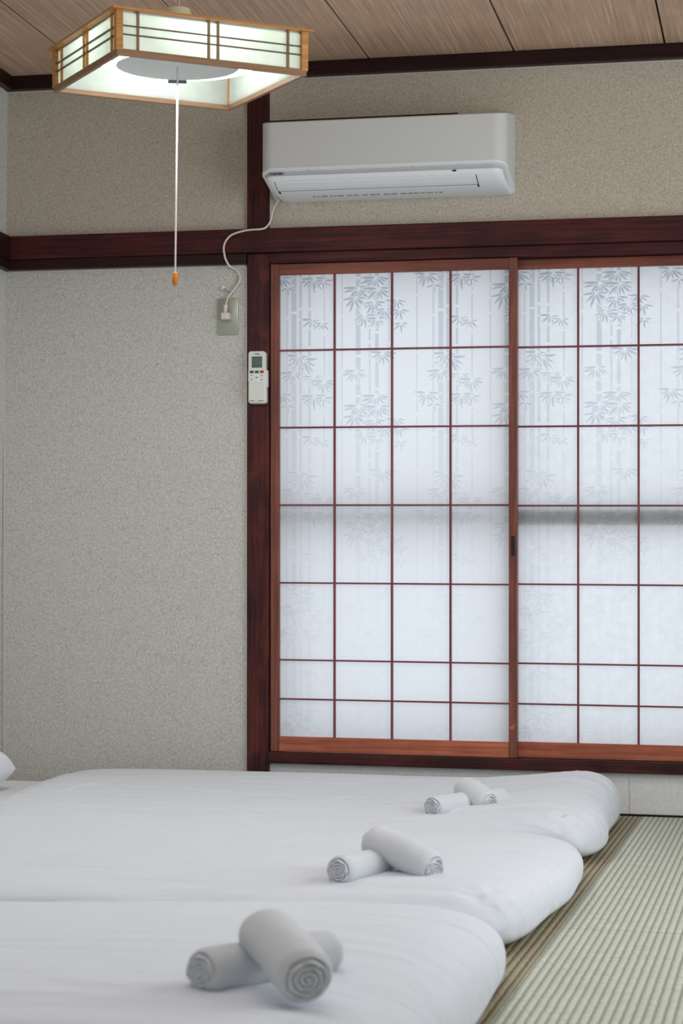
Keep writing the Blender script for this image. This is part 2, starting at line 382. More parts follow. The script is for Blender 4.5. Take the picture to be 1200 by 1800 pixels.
def raster(PW, PH, res=0.0006):
    W, H, L, ST = leafset()
    nx, ny = int(PW/res), int(PH/res); img = np.zeros((ny, nx))
    xx = (np.arange(nx)+.5)*res; yy = (np.arange(ny)+.5)*res
    for t in range(-1, int(PW/W)+2):
        for (sx, wd, o, nd) in ST:
            x0 = sx+t*W; mk = np.abs(xx-x0) < wd/2
            if not mk.any(): continue
            colm = np.full((ny,), -0.62*o); 
            for v in range(-1, int(PH/H)+2):
                for q in nd:
                    colm[np.abs(yy-(q+v*H)) < 0.0035] = 0.55
            img[:, mk] = colm[:, None]
    jobs = []
    for t in range(-1, int(PW/W)+2):
        for v in range(-1, int(PH/H)+2):
            for (lx, ly, dx, dy, fat) in L: jobs.append((lx+t*W, ly+v*H, dx, dy, fat))
    def leaf(jb, grow, val):
        lx, ly, dx, dy, fat = jb; ln = math.hypot(dx, dy); ux, uy = dx/ln, dy/ln
        x0, x1 = min(lx, lx+dx)-.006, max(lx, lx+dx)+.006; y0, y1 = min(ly, ly+dy)-.006, max(ly, ly+dy)+.006
        i0, i1 = max(0, int(x0/res)), min(nx, int(x1/res)+1); j0, j1 = max(0, int(y0/res)), min(ny, int(y1/res)+1)
        if i0 >= i1 or j0 >= j1: return
        gx, gy = np.meshgrid(xx[i0:i1]-lx, yy[j0:j1]-ly)
        a = (gx*ux+gy*uy)/ln; b = np.abs(-gx*uy+gy*ux)
        wdt = ln*fat*np.sin(np.clip(a, 0, 1)**0.75*PI)**0.9+grow
        mk = (a > -grow/ln) & (a < 1+grow/ln) & (b < wdt)
        sub = img[j0:j1, i0:i1]; sub[mk] = val
    for jb in jobs:
        leaf(jb, 0.0017, 1.0); leaf(jb, 0.0, -1.0)
    fade = np.interp(yy, [0, .22, .3, .47, .53, .70, .78, .95, 1.2, 1.45], [1, .98, .66, .62, .42, .34, .36, .14, .06, .10])
    extra = np.ones(nx); low = np.exp(-(xx/0.10)**2)
    F = fade[:, None]*np.ones((1, nx)); F += (yy[:, None] > .9)*low[None, :]*0.25
    img = img*F; P_ = np.pad(img, 1, 'edge'); img = sum(P_[a:a+img.shape[0], b:b+img.shape[1]] for a in range(3) for b in range(3))/9
    return img, res
def shoji(name, xl, xr, gx0, gx1, vx, zs, z0, z1, gz0, gz1, y0, y1, label, mat, period_x0):
    t = empty(name, ((xl+xr)/2, (y0+y1)/2, z0), label, 'screen', 'paper screens of the window', wall=True)
    obj('stile', MB().box(xl, gx0, y0, y1, z0, z1, .0015), M['red_z'], t, wall=True)
    sr = obj('stile', MB().box(gx1, xr, y0, y1, z0, z1, .0015), M['red_z'], t, wall=True)
    obj('top_rail', MB().box(gx0, gx1, y0+.002, y1-.002, gz1, z1-.001, .001), M['red_top'], t, wall=True)
    obj('bottom_rail', MB().box(gx0, gx1, y0+.002, y1-.002, z0+.001, gz0, .001), M['red_x'], t, wall=True)
    hw = 0.0031
    for x in vx: obj('upright_bar', MB().box(x-hw, x+hw, y0+.005, y0+.017, gz0, gz1, .0006), M['bar_z'], t, wall=True)
    for z in zs: obj('cross_bar', MB().box(gx0, gx1, y0+.0055, y0+.0165, z-hw*.85, z+hw*.85, .0006), M['bar_x'], t, wall=True)
    PW, PH = gx1-gx0, gz1-gz0; img, res = raster(PW, PH)
    XE = [gx0]+list(vx)+[gx1]; ZE = [gz1]+list(zs)+[gz0]; yp = y0+.0175; off = wloc(t)
    for r in range(len(ZE)-1):
        step = (.0017, .0018, .0022, .0028, .005, .006, .005)[r]
        for c in range(len(XE)-1):
            xa, xb, za, zb = XE[c], XE[c+1], ZE[r], ZE[r+1]
            nx, nz = int((xb-xa)/step), int((za-zb)/step)
            gx = np.linspace(xa, xb, nx+1); gz = np.linspace(za, zb, nz+1); X, Z = np.meshgrid(gx, gz)
            I = np.clip(((X-gx0)/res).astype(int), 0, img.shape[1]-1); J = np.clip(((gz1-Z)/res).astype(int), 0, img.shape[0]-1)
            V = img[J, I]
            co = np.stack([X-K*(Z-1.08)-off.x, np.full_like(X, yp-off.y), Z-off.z], -1).reshape(-1, 3)
            idx = np.arange(co.shape[0]).reshape(X.shape)
            q = np.stack([idx[:-1, :-1], idx[1:, :-1], idx[1:, 1:], idx[:-1, 1:]], -1).reshape(-1, 4)
            me = bpy.data.meshes.new('paper_pane'); me.vertices.add(len(co)); me.vertices.foreach_set('co', co.ravel().astype(np.float32))
            me.loops.add(q.size); me.loops.foreach_set('vertex_index', q.ravel().astype(np.int32))
            me.polygons.add(len(q)); me.polygons.foreach_set('loop_start', (np.arange(len(q))*4).astype(np.int32)); me.update(calc_edges=True)
            ca = me.color_attributes.new('print', 'FLOAT_COLOR', 'POINT')
            dark = np.clip(-V, 0, 1)[..., None]*np.array([.40, .36, .31]); lite = np.clip(V, 0, 1)[..., None]*np.array([.055, .045, .035])
            C = np.array([.875, .89, .905])-dark*0.9+lite*1.3
            C = np.concatenate([np.clip(C, 0, .98), np.ones(V.shape+(1,))], -1)
            ca.data.foreach_set('color', C.reshape(-1).astype(np.float32)); me.materials.append(mat)
            o = bpy.data.objects.new('paper_pane', me); COL.objects.link(o); o.parent = t
    return t, sr
zs = (1.411, 1.171, 0.930, 0.6885, 0.449, 0.3275)
sl, sr = shoji('shoji_screen', 0.8865, 1.6570, 0.9135, 1.6315, (1.0885, 1.2695, 1.4515), zs, 0.164, 1.6795, 0.211, 1.646, -0.004, 0.024,
      'nearer sliding paper screen on the left with red-brown frame and small black finger pull', M['paper_l'], 0)
m = MB(); m.box(1.640, 1.6505, -0.0062, 0.0, 0.776, 0.836, .001); fp = obj('finger_pull', m, M['pull'], sr, wall=True)
m = MB(); m.cyl((1.6415, -0.0042, 0.255), 0.0062, 0.002, 'y'); m.cyl((1.6475, -0.0042, 0.262), 0.0050, 0.002, 'y'); obj('wood_plug', m, M['red_x'], sr, wall=True)
shoji('shoji_screen', 1.6290, 2.410, 1.6520, 2.384, (1.837, 2.0185, 2.200), (1.4125, 1.171, 0.930, 0.691, 0.450, 0.3265), 0.164, 1.680, 0.211, 1.650, 0.030, 0.058,
      'farther sliding paper screen on the right, set behind its neighbour', M['paper_r'], 0)

# ------------------------------------------------------------------ air conditioner
def rrect(x0, x1, yf, yb, r, z, n=6, zb=None):
    """plan outline (front corners rounded), z may rise towards the back"""
    P = [(x0, yb)]
    for k in range(n+1):
        a = PI+PI/2*k/n; P.append((x0+r+r*math.cos(a), yf+r+r*math.sin(a)))
    for k in range(n+1):
        a = 1.5*PI+PI/2*k/n; P.append((x1-r+r*math.cos(a), yf+r+r*math.sin(a)))
    P.append((x1, yb)); zb = z if zb is None else zb
    return [(x, y, z+(zb-z)*max(0, (y-yf))/(yb-yf)) for x, y in P]
ac = empty('air_conditioner', (1.27, -0.1, 1.87), 'white wall-mounted air conditioner above the window, beside the dark post', 'air conditioner', wall=True)
A0, A1 = 0.9045, 1.6505
m = MB(); m.loft([rrect(A0+.004, A1-.004, -.188, 0, .035, 1.929, zb=1.90), rrect(A0+.004, A1-.004, -.19, 0, .035, 2.066, zb=2.108)]); obj('casing', m, M['ac'], ac, wall=True, smooth=True)
m = MB()
fr_o = lambda z, zb, d=0: rrect(A0+d, A1-d, -.203+d, -.0005, .040, z, 8, zb)
m.loft([fr_o(1.932, 1.884), fr_o(1.940, 1.892), fr_o(2.068, 2.112), fr_o(2.0715, 2.1155, .003)], True)
obj('front_panel', m, M['ac'], ac, wall=True, smooth=True)
m = MB(); m.loft([rrect(A0-.001, A1+.001, -.204, -.0005, .041, 1.926, 8, 1.876), rrect(A0-.001, A1+.001, -.204, -.0005, .041, 1.932, 8, 1.884)]); obj('lip', m, M['ac_white'], ac, wall=True, smooth=True)
m = MB(); m.loft([rrect(A0+.008, A1-.014, -.184, 0, .034, 1.908, 8, 1.876), rrect(A0+.006, A1-.012, -.194, 0, .036, 1.927, 8, 1.88)]); obj('display_strip', m, M['ac_strip'], ac, wall=True, smooth=True)
prof = [(-.189, 1.911), (-.187, 1.9045), (-.176, 1.895), (-.150, 1.884), (-.118, 1.875), (-.07, 1.868), (-.012, 1.868)]
rings = [rrect(A0+.008+.16*max(0, .189+y), A1-.014+.03*max(0, .189+y), y, 0.0, min(.03, -y*.5), z, 8, zb=max(z, 1.87)) for y, z in prof]
m = MB(); m.loft(rings[::-1]); obj('lower_casing', m, M['ac_white'], ac, wall=True, smooth=True)
# outlet flap lying on the sloped underside, dark gap around it
def on_prof(y):
    return float(np.interp(y, [p[0] for p in prof], [p[1] for p in prof]))
def strip_mesh(x0, x1, ya, yb, off, n=8, th=.002):
    m = MB(); top = []; bot = []
    for k in range(n+1):
        y = ya+(yb-ya)*k/n; z = on_prof(y)
        dz = (on_prof(y+.004)-on_prof(y-.004))/.008; nrm = Vector((0, dz, -1)).normalized()
        top.append((y+nrm.y*off, z+nrm.z*off)); bot.append((y+nrm.y*(off-th), z+nrm.z*(off-th)))
    loop = top+bot[::-1]
    m.loft([[(x0, y, z) for y, z in loop], [(x1, y, z) for y, z in loop]]); return m
obj('outlet_gap', strip_mesh(.9435, 1.5595, -.1775, -.112, .0006), M['print_dark'], ac, wall=True)
obj('flap', strip_mesh(.946, 1.557, -.1795, -.1325, .0022), M['ac_white'], ac, wall=True)
obj('inner_flap', strip_mesh(.950, 1.554, -.1275, -.108, .0014), M['ac_white'], ac, wall=True)
m = MB(); rnd = random.Random(4); x = 1.04
while x < 1.44:
    l = rnd.uniform(.004, .02); m.box(x, x+l, -.082, -.076+rnd.uniform(0, .003), 1.8680, 1.8702); x += l+rnd.uniform(.002, .012)
obj('caution_print', m, M['print_grey'], ac, wall=True)
m = MB(); m.box(1.490, 1.501, -.1915, -.188, 1.905, 1.910, .0012); obj('sensor', m, M['print_dark'], ac, wall=True)
m = MB(); m.box(A0+.004, 1.50, -.155, -.12, 2.070, 2.0875, .001); obj('top_grille', m, M['gap_dark'], ac, wall=True)
for kx in (1.05, 1.21, 1.37): obj('lip_catch', MB().box(kx-.005, kx+.006, -.1975, -.187, 1.9235, 1.929, .001), M['ac_strip'], ac, wall=True)
text('TOSHIBA', 'maker_lettering', 0.0115, lean((0.930, -0.1945, 1.9135)), M['print_dark'], ac, (math.radians(62), 0, 0), .0003)

# ------------------------------------------------------------------ power cord, plug, outlet
P = [Vector(q) for q in ((0.9136, -0.0500, 1.8678), (0.8977, -0.0300, 1.8548), (0.8901, -0.0280, 1.8378), (0.8858, -0.0280, 1.8186), (0.8837, -0.0300, 1.8077), (0.8764, -0.0360, 1.7926), (0.8666, -0.0400, 1.7842), (0.8508, -0.0420, 1.7817), (0.8320, -0.0400, 1.7816), (0.8135, -0.0390, 1.7808), (0.7952, -0.0390, 1.7778), (0.7767, -0.0380, 1.7733), (0.7600, -0.0370, 1.7669), (0.7491, -0.0370, 1.7575), (0.7419, -0.0370, 1.7471), (0.7373, -0.0360, 1.7350), (0.7364, -0.0360, 1.7244), (0.7381, -0.0350, 1.7104), (0.7407, -0.0340, 1.6981), (0.7443, -0.0300, 1.6880), (0.7495, -0.0220, 1.6769), (0.7578, -0.0120, 1.6704), (0.7696, -0.0080, 1.6646), (0.7778, -0.0070, 1.6539), (0.7816, -0.0070, 1.6449), (0.7817, -0.0070, 1.6343), (0.7791, -0.0070, 1.6254), (0.7721, -0.0080, 1.6148), (0.7651, -0.0090, 1.6041), (0.7566, -0.0110, 1.5934), (0.7493, -0.0140, 1.5824), (0.7451, -0.0180, 1.5712), (0.7436, -0.0220, 1.5600), (0.7425, -0.0240, 1.5490))]      # the cord's course along the wall
Q = []
for i in range(len(P)-1):
    p0, p1, p2, p3 = P[max(i-1, 0)], P[i], P[i+1], P[min(i+2, len(P)-1)]
    for k in range(4):
        t = k/4; Q.append(0.5*((2*p1)+(p2-p0)*t+(2*p0-5*p1+4*p2-p3)*t*t+(3*p1-p0-3*p2+p3)*t**3))
Q.append(P[-1])
pc = empty('power_cord', P[-1], 'ivory power cord of the air conditioner, looping over the dark rail to the outlet', 'cord')
obj('cord', MB().tube(Q, .0032), M['cable'], pc, smooth=True)
a, b = Vector((0.7415, -0.0240, 1.5526)), Vector((0.7403, -0.0220, 1.5281))
m = MB()
for k in range(5):
    c = a.lerp(b, (k+.5)/5); m.cyl(c, .0068-.0004*k+.0006*(k % 2), (a-b).length/5, 'z', 12)
obj('strain_relief', m, M['cable'], pc, smooth=True)
c = Vector((0.7417, -0.0200, 1.5177))
m = MB(); m.box(c.x-.0135, c.x+.0135, -.032, -.0045, c.z-.0105, c.z+.0105, .004); obj('plug', m, M['cable'], pc, smooth=True)
t0 = [Vector((0.7275, -0.0100, 1.6173)), Vector((0.7527, -0.0085, 1.5992)), Vector((0.7477, -0.0085, 1.5878)), Vector((0.7211, -0.0100, 1.6059))]
m = MB(); q = t0; m.loft([[tuple(p) for p in q], [tuple(p+Vector((0, .0008, 0))) for p in q]]); tg = obj('paper_tag', m, M['edge_bead'], pc)
tg.data.materials[0] = plain('white_tag', lin(236, 236, 240), 0.6)
m = MB()
for (u0, u1, v0, v1) in ((.28, .85, .22, .34), (.22, .95, .44, .56), (.2, .97, .68, .84), (.9, .98, .1, .6)):
    f = lambda u, v: tuple((q[0].lerp(q[1], u)).lerp(q[3].lerp(q[2], u), v)+Vector((0, -.0003, 0)))
    m.quad(f(u0, v0), f(u1, v0), f(u1, v1), f(u0, v1))
obj('tag_print', m, M['print_dark'], pc)
ot = empty('wall_outlet', (0.743, 0, 1.464), 'grey-green metal outlet plate on the wallpaper left of the post', 'outlet', wall=True)
m = MB(); m.box(.7145, .7825, -.006, 0.0005, 1.4615, 1.5755, .003); obj('cover_plate', m, M['plate'], ot, wall=True, smooth=True)
m = MB(); m.box(.725, .766, -.0072, -.005, 1.501, 1.541, .001); obj('socket_insert', m, M['plate'], ot, wall=True)

LEAN0 = lean
def lean(v): return (v[0]-K*(v[2]-1.08)+.0095, v[1], v[2]-.0055)
# ------------------------------------------------------------------ remote control in its holder
rc = empty('remote_control', (0.842, -0.03, 1.252), 'ivory remote control with grey display, clipped to the post in a white holder', 'remote', wall=True)
m = MB()
def slab(m, x0, x1, z0, z1, ya, yb, r, n=5):
    def ring(y, d):
        out = []
        for cx, cz_, a0 in ((x1-r, z1-r, 0), (x0+r, z1-r, PI/2), (x0+r, z0+r, PI), (x1-r, z0+r, 1.5*PI)):
            for k in range(n+1):
                a = a0+PI/2*k/n; out.append((cx+(r-d)*math.cos(a), y, cz_+(r-d)*math.sin(a)))
        return out
    m.loft([ring(yb, 0), ring(ya+.0015, 0), ring(ya, .0015)]); return m
slab(m, .8135, .8685, 1.2515, 1.411, -.034, -.014, .009); obj('body', m, M['remote'], rc, wall=True, smooth=True)
m = MB(); slab(m, .8120, .8700, 1.249, 1.318, -.030, -.012, .009); m.box(.8120, .8165, -.032, -.012, 1.318, 1.352, .001); m.box(.8670, .8735, -.032, -.012, 1.30, 1.352, .0015)
obj('holder', m, plain('white_holder', lin(228, 226, 230), .4), rc, wall=True, smooth=True)
obj('cover', slab(MB(), .8155, .8655, 1.256, 1.3145, -.0352, -.03, .004), M['remote'], rc, wall=True, smooth=True)
obj('slot', MB().box(.820, .833, -.0356, -.034, 1.2565, 1.2580).box(.846, .862, -.0356, -.034, 1.2565, 1.2580), M['print_dark'], rc, wall=True)
obj('display', slab(MB(), .8235, .8590, 1.3585, 1.3955, -.0346, -.033, .0025), M['lcd'], rc, wall=True)
m = MB()
for x0, x1, z in ((.829, .836, 1.375), (.828, .831, 1.370), (.8235, .859, 1.3915), (.8235, .859, 1.3650)): m.box(x0, x1, -.0350, -.0345, z, z+(.0016 if x1-x0 < .01 else .0006))
obj('display_mark', m, M['print_dark'], rc, wall=True)
for k, (x, mt) in enumerate(((.8245, 'btn_blue'), (.8412, 'btn_green'), (.8575, 'btn_orange'))):
    bt = obj('button', MB().box(x-.0062, x+.0062, -.0358, -.033, 1.3425, 1.3505, .001), M[mt], rc, wall=True)
    props(bt, ('blue-grey button', 'green button', 'orange button')[k])
    obj('button_mark', MB().box(x-.0036, x+.0036, -.0362, -.0355, 1.345, 1.348), M['print_dark'], bt, wall=True)
for x in (.8245, .8412, .8575):
    for z in ((1.3345, 1.3225) if x != .8412 else (1.3285,)):
        h = .0045 if x != .8412 else .010
        bt = obj('button', MB().box(x-.0058, x+.0058, -.0352, -.033, z-h, z+h, .001), M['ac_white'], rc, wall=True)
        mm = MB()
        if x == .8412:
            mm.loft([[(x-.0014, yy, z+.0065), (x+.0014, yy, z+.0065), (x, yy, z+.0085)] for yy in (-.0352, -.0356)])
            mm.loft([[(x-.0014, yy, z-.0050), (x+.0014, yy, z-.0050), (x, yy, z-.0070)] for yy in (-.0352, -.0356)])
            mm.box(x-.0038, x-.0004, -.0356, -.035, z-.0012, z+.0022); mm.box(x+.0004, x+.0038, -.0356, -.035, z-.0012, z+.0022)
        else:
            mm.box(x-.0036, x-.0006, -.0356, -.035, z-.0002, z+.0018); mm.box(x+.0002, x+.0036, -.0356, -.035, z-.0002, z+.0018)
            if z < 1.33 or x > .85: mm.box(x-.001, x+.001, -.0356, -.035, z-.003, z-.001)
        obj('button_mark', mm, M['print_dark'], bt, wall=True)
text('TOSHIBA', 'maker_lettering', 0.0042, lean((.8325, -.0346, 1.4005)), M['print_dark'], rc, (PI/2, 0, 0), .0001)

lean = LEAN0

# ------------------------------------------------------------------ pendant lamp
LC = Vector((0.969, -1.270, 1.902)); yaw = 0.6767
lp = empty('pendant_lamp', LC, 'square wood-framed pendant lamp, lit, hanging from the ceiling planks', 'lamp')
LROT = Matrix.Rotation(yaw, 3, 'Z') @ Matrix.Rotation(-.028, 3, 'Y') @ Matrix.Rotation(.0424, 3, 'X')   # it hangs slightly askew
lp.rotation_euler = LROT.to_euler()
UPL = LROT.inverted() @ Vector((0, 0, 1))
LX, LY, LH = 0.2376, 0.230, 0.105      # half sizes
def lobj(name, mb, mat, par=None, smooth=False):   # mesh given in the lamp's own axes
    bm = mb.bm; bmesh.ops.recalc_face_normals(bm, faces=bm.faces)
    me = bpy.data.meshes.new(name); bm.to_mesh(me); bm.free(); me.materials.append(mat)
    if smooth: me.polygons.foreach_set('use_smooth', [True]*len(me.polygons)); me.set_sharp_from_angle(angle=math.radians(40))
    o = bpy.data.objects.new(name, me); COL.objects.link(o); o.parent = par or lp; return o
m = MB(); bw = .004
m.box(-LX-.006, LX+.006, -LY-.006, -LY+bw, 0, .016, .002); m.box(-LX-.006, LX+.006, LY-bw, LY+.006, 0, .016, .002)
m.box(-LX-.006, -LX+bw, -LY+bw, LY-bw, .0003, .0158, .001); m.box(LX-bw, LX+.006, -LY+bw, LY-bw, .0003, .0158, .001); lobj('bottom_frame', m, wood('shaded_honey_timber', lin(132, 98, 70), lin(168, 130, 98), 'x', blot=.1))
for sx in (-1, 1):
    for sy in (-1, 1): lobj('corner_post', MB().box(sx*LX-.0085, sx*LX+.0085, sy*LY-.0085, sy*LY+.0085, .012, LH, .001), M['lamp_x'])
m = MB(); e = .0187
ring = lambda z, d: [(-LX-e+d, -LY-e+d, z), (LX+e-d, -LY-e+d, z), (LX+e-d, LY+e-d, z), (-LX-e+d, LY+e-d, z)]
m.loft([ring(LH, 0), ring(LH+.005, 0)]); lobj('eave_board', m, M['lamp_x'])
m = MB(); m.loft([ring(LH+.005, .012), ring(LH+.017, .09), ring(LH+.019, .10)]); lobj('top_panel', m, M['shade'])
m = MB(); m.box(-LX+.002, LX-.002, -LY+.002, LY-.002, LH-.004, LH-.0005); lobj('reflector_board', m, M['reflector'])
for k in range(4):
    h, wd = (LX, LY) if k % 2 == 0 else (LY, LX)
    r = Matrix.Rotation(PI/2*k, 4, 'Z')
    def R_(mb): bmesh.ops.transform(mb.bm, matrix=r, verts=mb.bm.verts); return mb
    sp = lobj('side_shade', R_(MB().box(-h+.008, h-.008, -wd+.002, -wd+.0045, .012, LH)), M['shade'])
    for q in (-.80, -.05, .05, .82): lobj('lattice_upright', R_(MB().box(h*q-.0028, h*q+.0028, -wd-.004, -wd+.0015, .0122, LH-.0005)), M['lamp_x' if k in (3,) else 'lattice_olive'], sp)
    for z in (.050, .070): lobj('lattice_bar', R_(MB().box(-h+.0085, h-.0085, -wd-.0045, -wd+.001, z-.0013, z+.0013)), M['lattice_dark'], sp)
lobj('diffuser_disc', MB().cyl((0, 0, .046), .152, .006, 'z', 48, .148), M['reflector'], None, True)
lobj('ring_tube', MB().torus((0, 0, .060), .186, .0125, 56, 12), M['tube'], None, True)
lobj('ring_tube', MB().torus((0, 0, .070), .115, .0125, 56, 12), M['tube'], None, True)
lobj('socket_block', MB().box(-.028, .028, -.028, .028, .050, .094, .004), M['socket'])
fd = Matrix.Rotation(-yaw, 3, 'Z') @ Vector((-.30, .954, 0))
m = MB(); m.box(-.024, .024, -.012, .012, .040, .070, .002); bmesh.ops.transform(m.bm, matrix=Matrix.Translation((fd.x*.165, fd.y*.165, 0)) @ Matrix.Rotation(math.atan2(fd.y, fd.x)-PI/2, 4, 'Z'), verts=m.bm.verts)
lobj('tube_connector', m, M['socket'])
m = MB(); m.loft([[(rr*math.cos(2*PI*j/32), rr*math.sin(2*PI*j/32), z) for j in range(32)] for z, rr in ((LH+.02, .030), (LH+.035, .034), (LH+.070, .034), (LH+.079, .031), (LH+.084, .022))]); lobj('cable_cap', m, M['cap'], None, True)
h0 = LH+.08; h1 = RZ-LC.z
lobj('hanging_cable', MB().tube([UPL*h0, UPL*(h1-.028)], .0035), M['string'])
m = MB(); m.cyl((0, 0, h1-.016), .045, .030, 'z', 32, .05); cr = lobj('ceiling_rose', m, M['cap'], None, True)
cr.data.transform(Matrix.Rotation(0, 4, 'Z')); cr.data.transform(LROT.inverted().to_4x4())
pcord = lobj('pull_cord', MB().tube([UPL*.06, UPL*-.2, UPL*-.468], .0024), M['string'])
prof2 = ((-.466, .003), (-.468, .0066), (-.478, .0078), (-.490, .0078), (-.496, .0066), (-.500, .002))
m = MB(); m.loft([[(r*math.cos(2*PI*j/16), r*math.sin(2*PI*j/16), z) for j in range(16)] for z, r in prof2]); pb = lobj('pull_bead', m, M['bead'], pcord, True)
pb.data.transform(LROT.inverted().to_4x4())
pl = bpy.data.lights.new('lamp_light', 'AREA'); pl.shape = 'DISK'; pl.size = .3; pl.energy = 7.0; pl.color = (1, .98, .95)
po = bpy.data.objects.new('lamp_light', pl); COL.objects.link(po); po.location = (LC.x, LC.y, LC.z-.004)

# ------------------------------------------------------------------ futon beds
rs = np.random.RandomState(7)
def vnoise(x, y, seed, fx, fy):
    g = np.random.RandomState(seed).rand(64, 64)*2-1
    X = x*fx+100; Y = y*fy+100; i = np.floor(X).astype(int); j = np.floor(Y).astype(int); u = X-i; v = Y-j
    u = u*u*(3-2*u); v = v*v*(3-2*v); G = lambda a, b: g[a % 64, b % 64]
    return (G(i, j)*(1-u)+G(i+1, j)*u)*(1-v)+(G(i, j+1)*(1-u)+G(i+1, j+1)*u)*v
BEDS = [
    dict(x0=.27, x1=2.022, y0=-1.290, y1=-.085, hx=[0, .3, .67, 1.0, 1.36, 1.6, 1.78, 1.9, 2.03], hz=[.10, .113, .116, .116, .115, .122, .140, .156, .158],
         nx=[0, .45, .92, 1.37, 1.66, 1.86, 2.03], nz=[.102, .102, .094, .094, .110, .128, .132]),
    dict(x0=.30, x1=2.030, y0=-2.630, y1=-1.315, hx=[0, 1.0, 1.33, 1.73, 1.86, 2.04], hz=[.102, .108, .102, .110, .112, .112],
         nx=[0, .98, 1.33, 1.66, 1.9, 2.04], nz=[.090, .100, .104, .114, .126, .128]),
    dict(x0=.30, x1=2.062, y0=-4.050, y1=-2.665, hx=[0, 1.17, 1.57, 1.89, 2.07], hz=[.104, .108, .131, .144, .146],
         nx=[0, 1.6, 1.8, 2.07], nz=[.13, .142, .142, .140])]
def H(b, x, y):
    a = np.interp(x, b['hx'], b['hz']); n = np.interp(x, b['nx'], b['nz'])
    t = np.clip((y-b['y0'])/(b['y1']-b['y0']), 0, 1); t = t*t*(3-2*t); return n*(1-t)+a*t
def bed_surface(b, k, top=True, n=(300, 170)):
    nu, nv = n; s = np.linspace(-1, 1, nu); e = lambda q: np.sign(q)*(1-(1-np.abs(q))**1.9)
    U, V = np.meshgrid(e(s), e(np.linspace(-1, 1, nv)), indexing='ij')
    ax, ay = (b['x1']-b['x0'])/2, (b['y1']-b['y0'])/2; cx, cy = (b['x0']+b['x1'])/2, (b['y0']+b['y1'])/2
    X = cx+ax*U*(1-np.where(V > 0, (.035 if k == 0 else .085)*np.abs(V)**(8 if k == 0 else 5), .05*np.abs(V)**9)); Y = cy+ay*V*(1-.05*np.abs(U)**14)
    # the right edge wanders a little; the left hem slants
    X += np.where(U > 0, U**3, 0)*(.012*np.sin(3.1*Y+k)+.010*vnoise(X, Y, 5+k, 1, 4))
    if k == 0: X += np.where(U < 0, (-U)**3, 0)*(.0+.16*np.clip((-Y-.25), 0, 1))
    E = (1-np.abs(U)**13)**.46*np.where(V > 0, (1-np.abs(V)**(11 if k == 0 else 3.4)), (1-np.abs(V)**13))**.46
    h = H(b, X, Y); zm = .048
    if top:
        w = .0046*vnoise(X, Y, 11+k, 1.7, 15)+.0022*vnoise(X+.35*Y, Y, 12+k, 3.2, 33)+.004*vnoise(X, Y, 13+k, 1.6, 3)
        # radial gathers near the right end corners
        gz = np.clip((X-1.72)/.25, 0, 1)*np.clip((2.05-X)/.05, 0, 1)
        w += gz*(.017 if k == 0 else .006)*(.5-np.abs(vnoise(X*1.0+Y*.6, Y+.25*X, 15+k, 3, 15)))+gz*(.0045 if k == 0 else .0018)*vnoise(X+Y*.9, Y, 17+k, 4, 50)
        # puckered knot at the near right corner
        w += .016*np.exp(-(((X-b['x1']+.06)/.05)**2+((Y-b['y0']-.07)/.06)**2))*vnoise(X, Y, 40+k, 45, 38)
        # hem crease
        if k == 0: hx_ = X-b['x0']-.13*np.clip((-Y-.25), 0, 1); w += -.006*np.exp(-((hx_-.065)/.009)**2)+.004*np.exp(-((hx_-.03)/.02)**2)+.005*np.exp(-((hx_-.26-.3*(Y+.6))/.006)**2)*np.clip(1-np.abs(Y+.75)*3.5, 0, 1)
        Z = zm+(h-zm+w)*E
        if k < 2: Z -= .030*np.exp(-((V+1)/.03)**2)*0
    else:
        Z = zm-(zm-.0015)*E**.6
    return X, Y, Z
def grid_obj(name, X, Y, Z, mat, parent, flip=False, more=None):
    off = wloc(parent); vs = []; fs = []
    base = 0
    for (x, y, z, fl) in [(X, Y, Z, flip)]+(more or []):
        co = np.stack([x-off.x, y-off.y, z-off.z], -1).reshape(-1, 3); idx = np.arange(len(co)).reshape(x.shape)+base
        q = np.stack([idx[:-1, :-1], idx[1:, :-1], idx[1:, 1:], idx[:-1, 1:]], -1).reshape(-1, 4)
        fs.append(q[:, ::-1] if fl else q); vs.append(co); base += len(co)
    co = np.concatenate(vs); q = np.concatenate(fs)
    me = bpy.data.meshes.new(name); me.vertices.add(len(co)); me.vertices.foreach_set('co', co.ravel().astype(np.float32))
    me.loops.add(q.size); me.loops.foreach_set('vertex_index', q.ravel().astype(np.int32)); me.polygons.add(len(q))
    me.polygons.foreach_set('loop_start', (np.arange(len(q))*4).astype(np.int32)); me.update(calc_edges=True)
    bm = bmesh.new(); bm.from_mesh(me); bmesh.ops.remove_doubles(bm, verts=bm.verts, dist=1e-5); bm.to_mesh(me); bm.free()
    me.polygons.foreach_set('use_smooth', [True]*len(me.polygons)); me.materials.append(mat)
    o = bpy.data.objects.new(name, me); COL.objects.link(o); o.parent = parent; return o
lab = ['farthest white futon bed, lying along the wall under the window', 'middle white futon bed, between the other two', 'nearest white futon bed, at the bottom of the view']
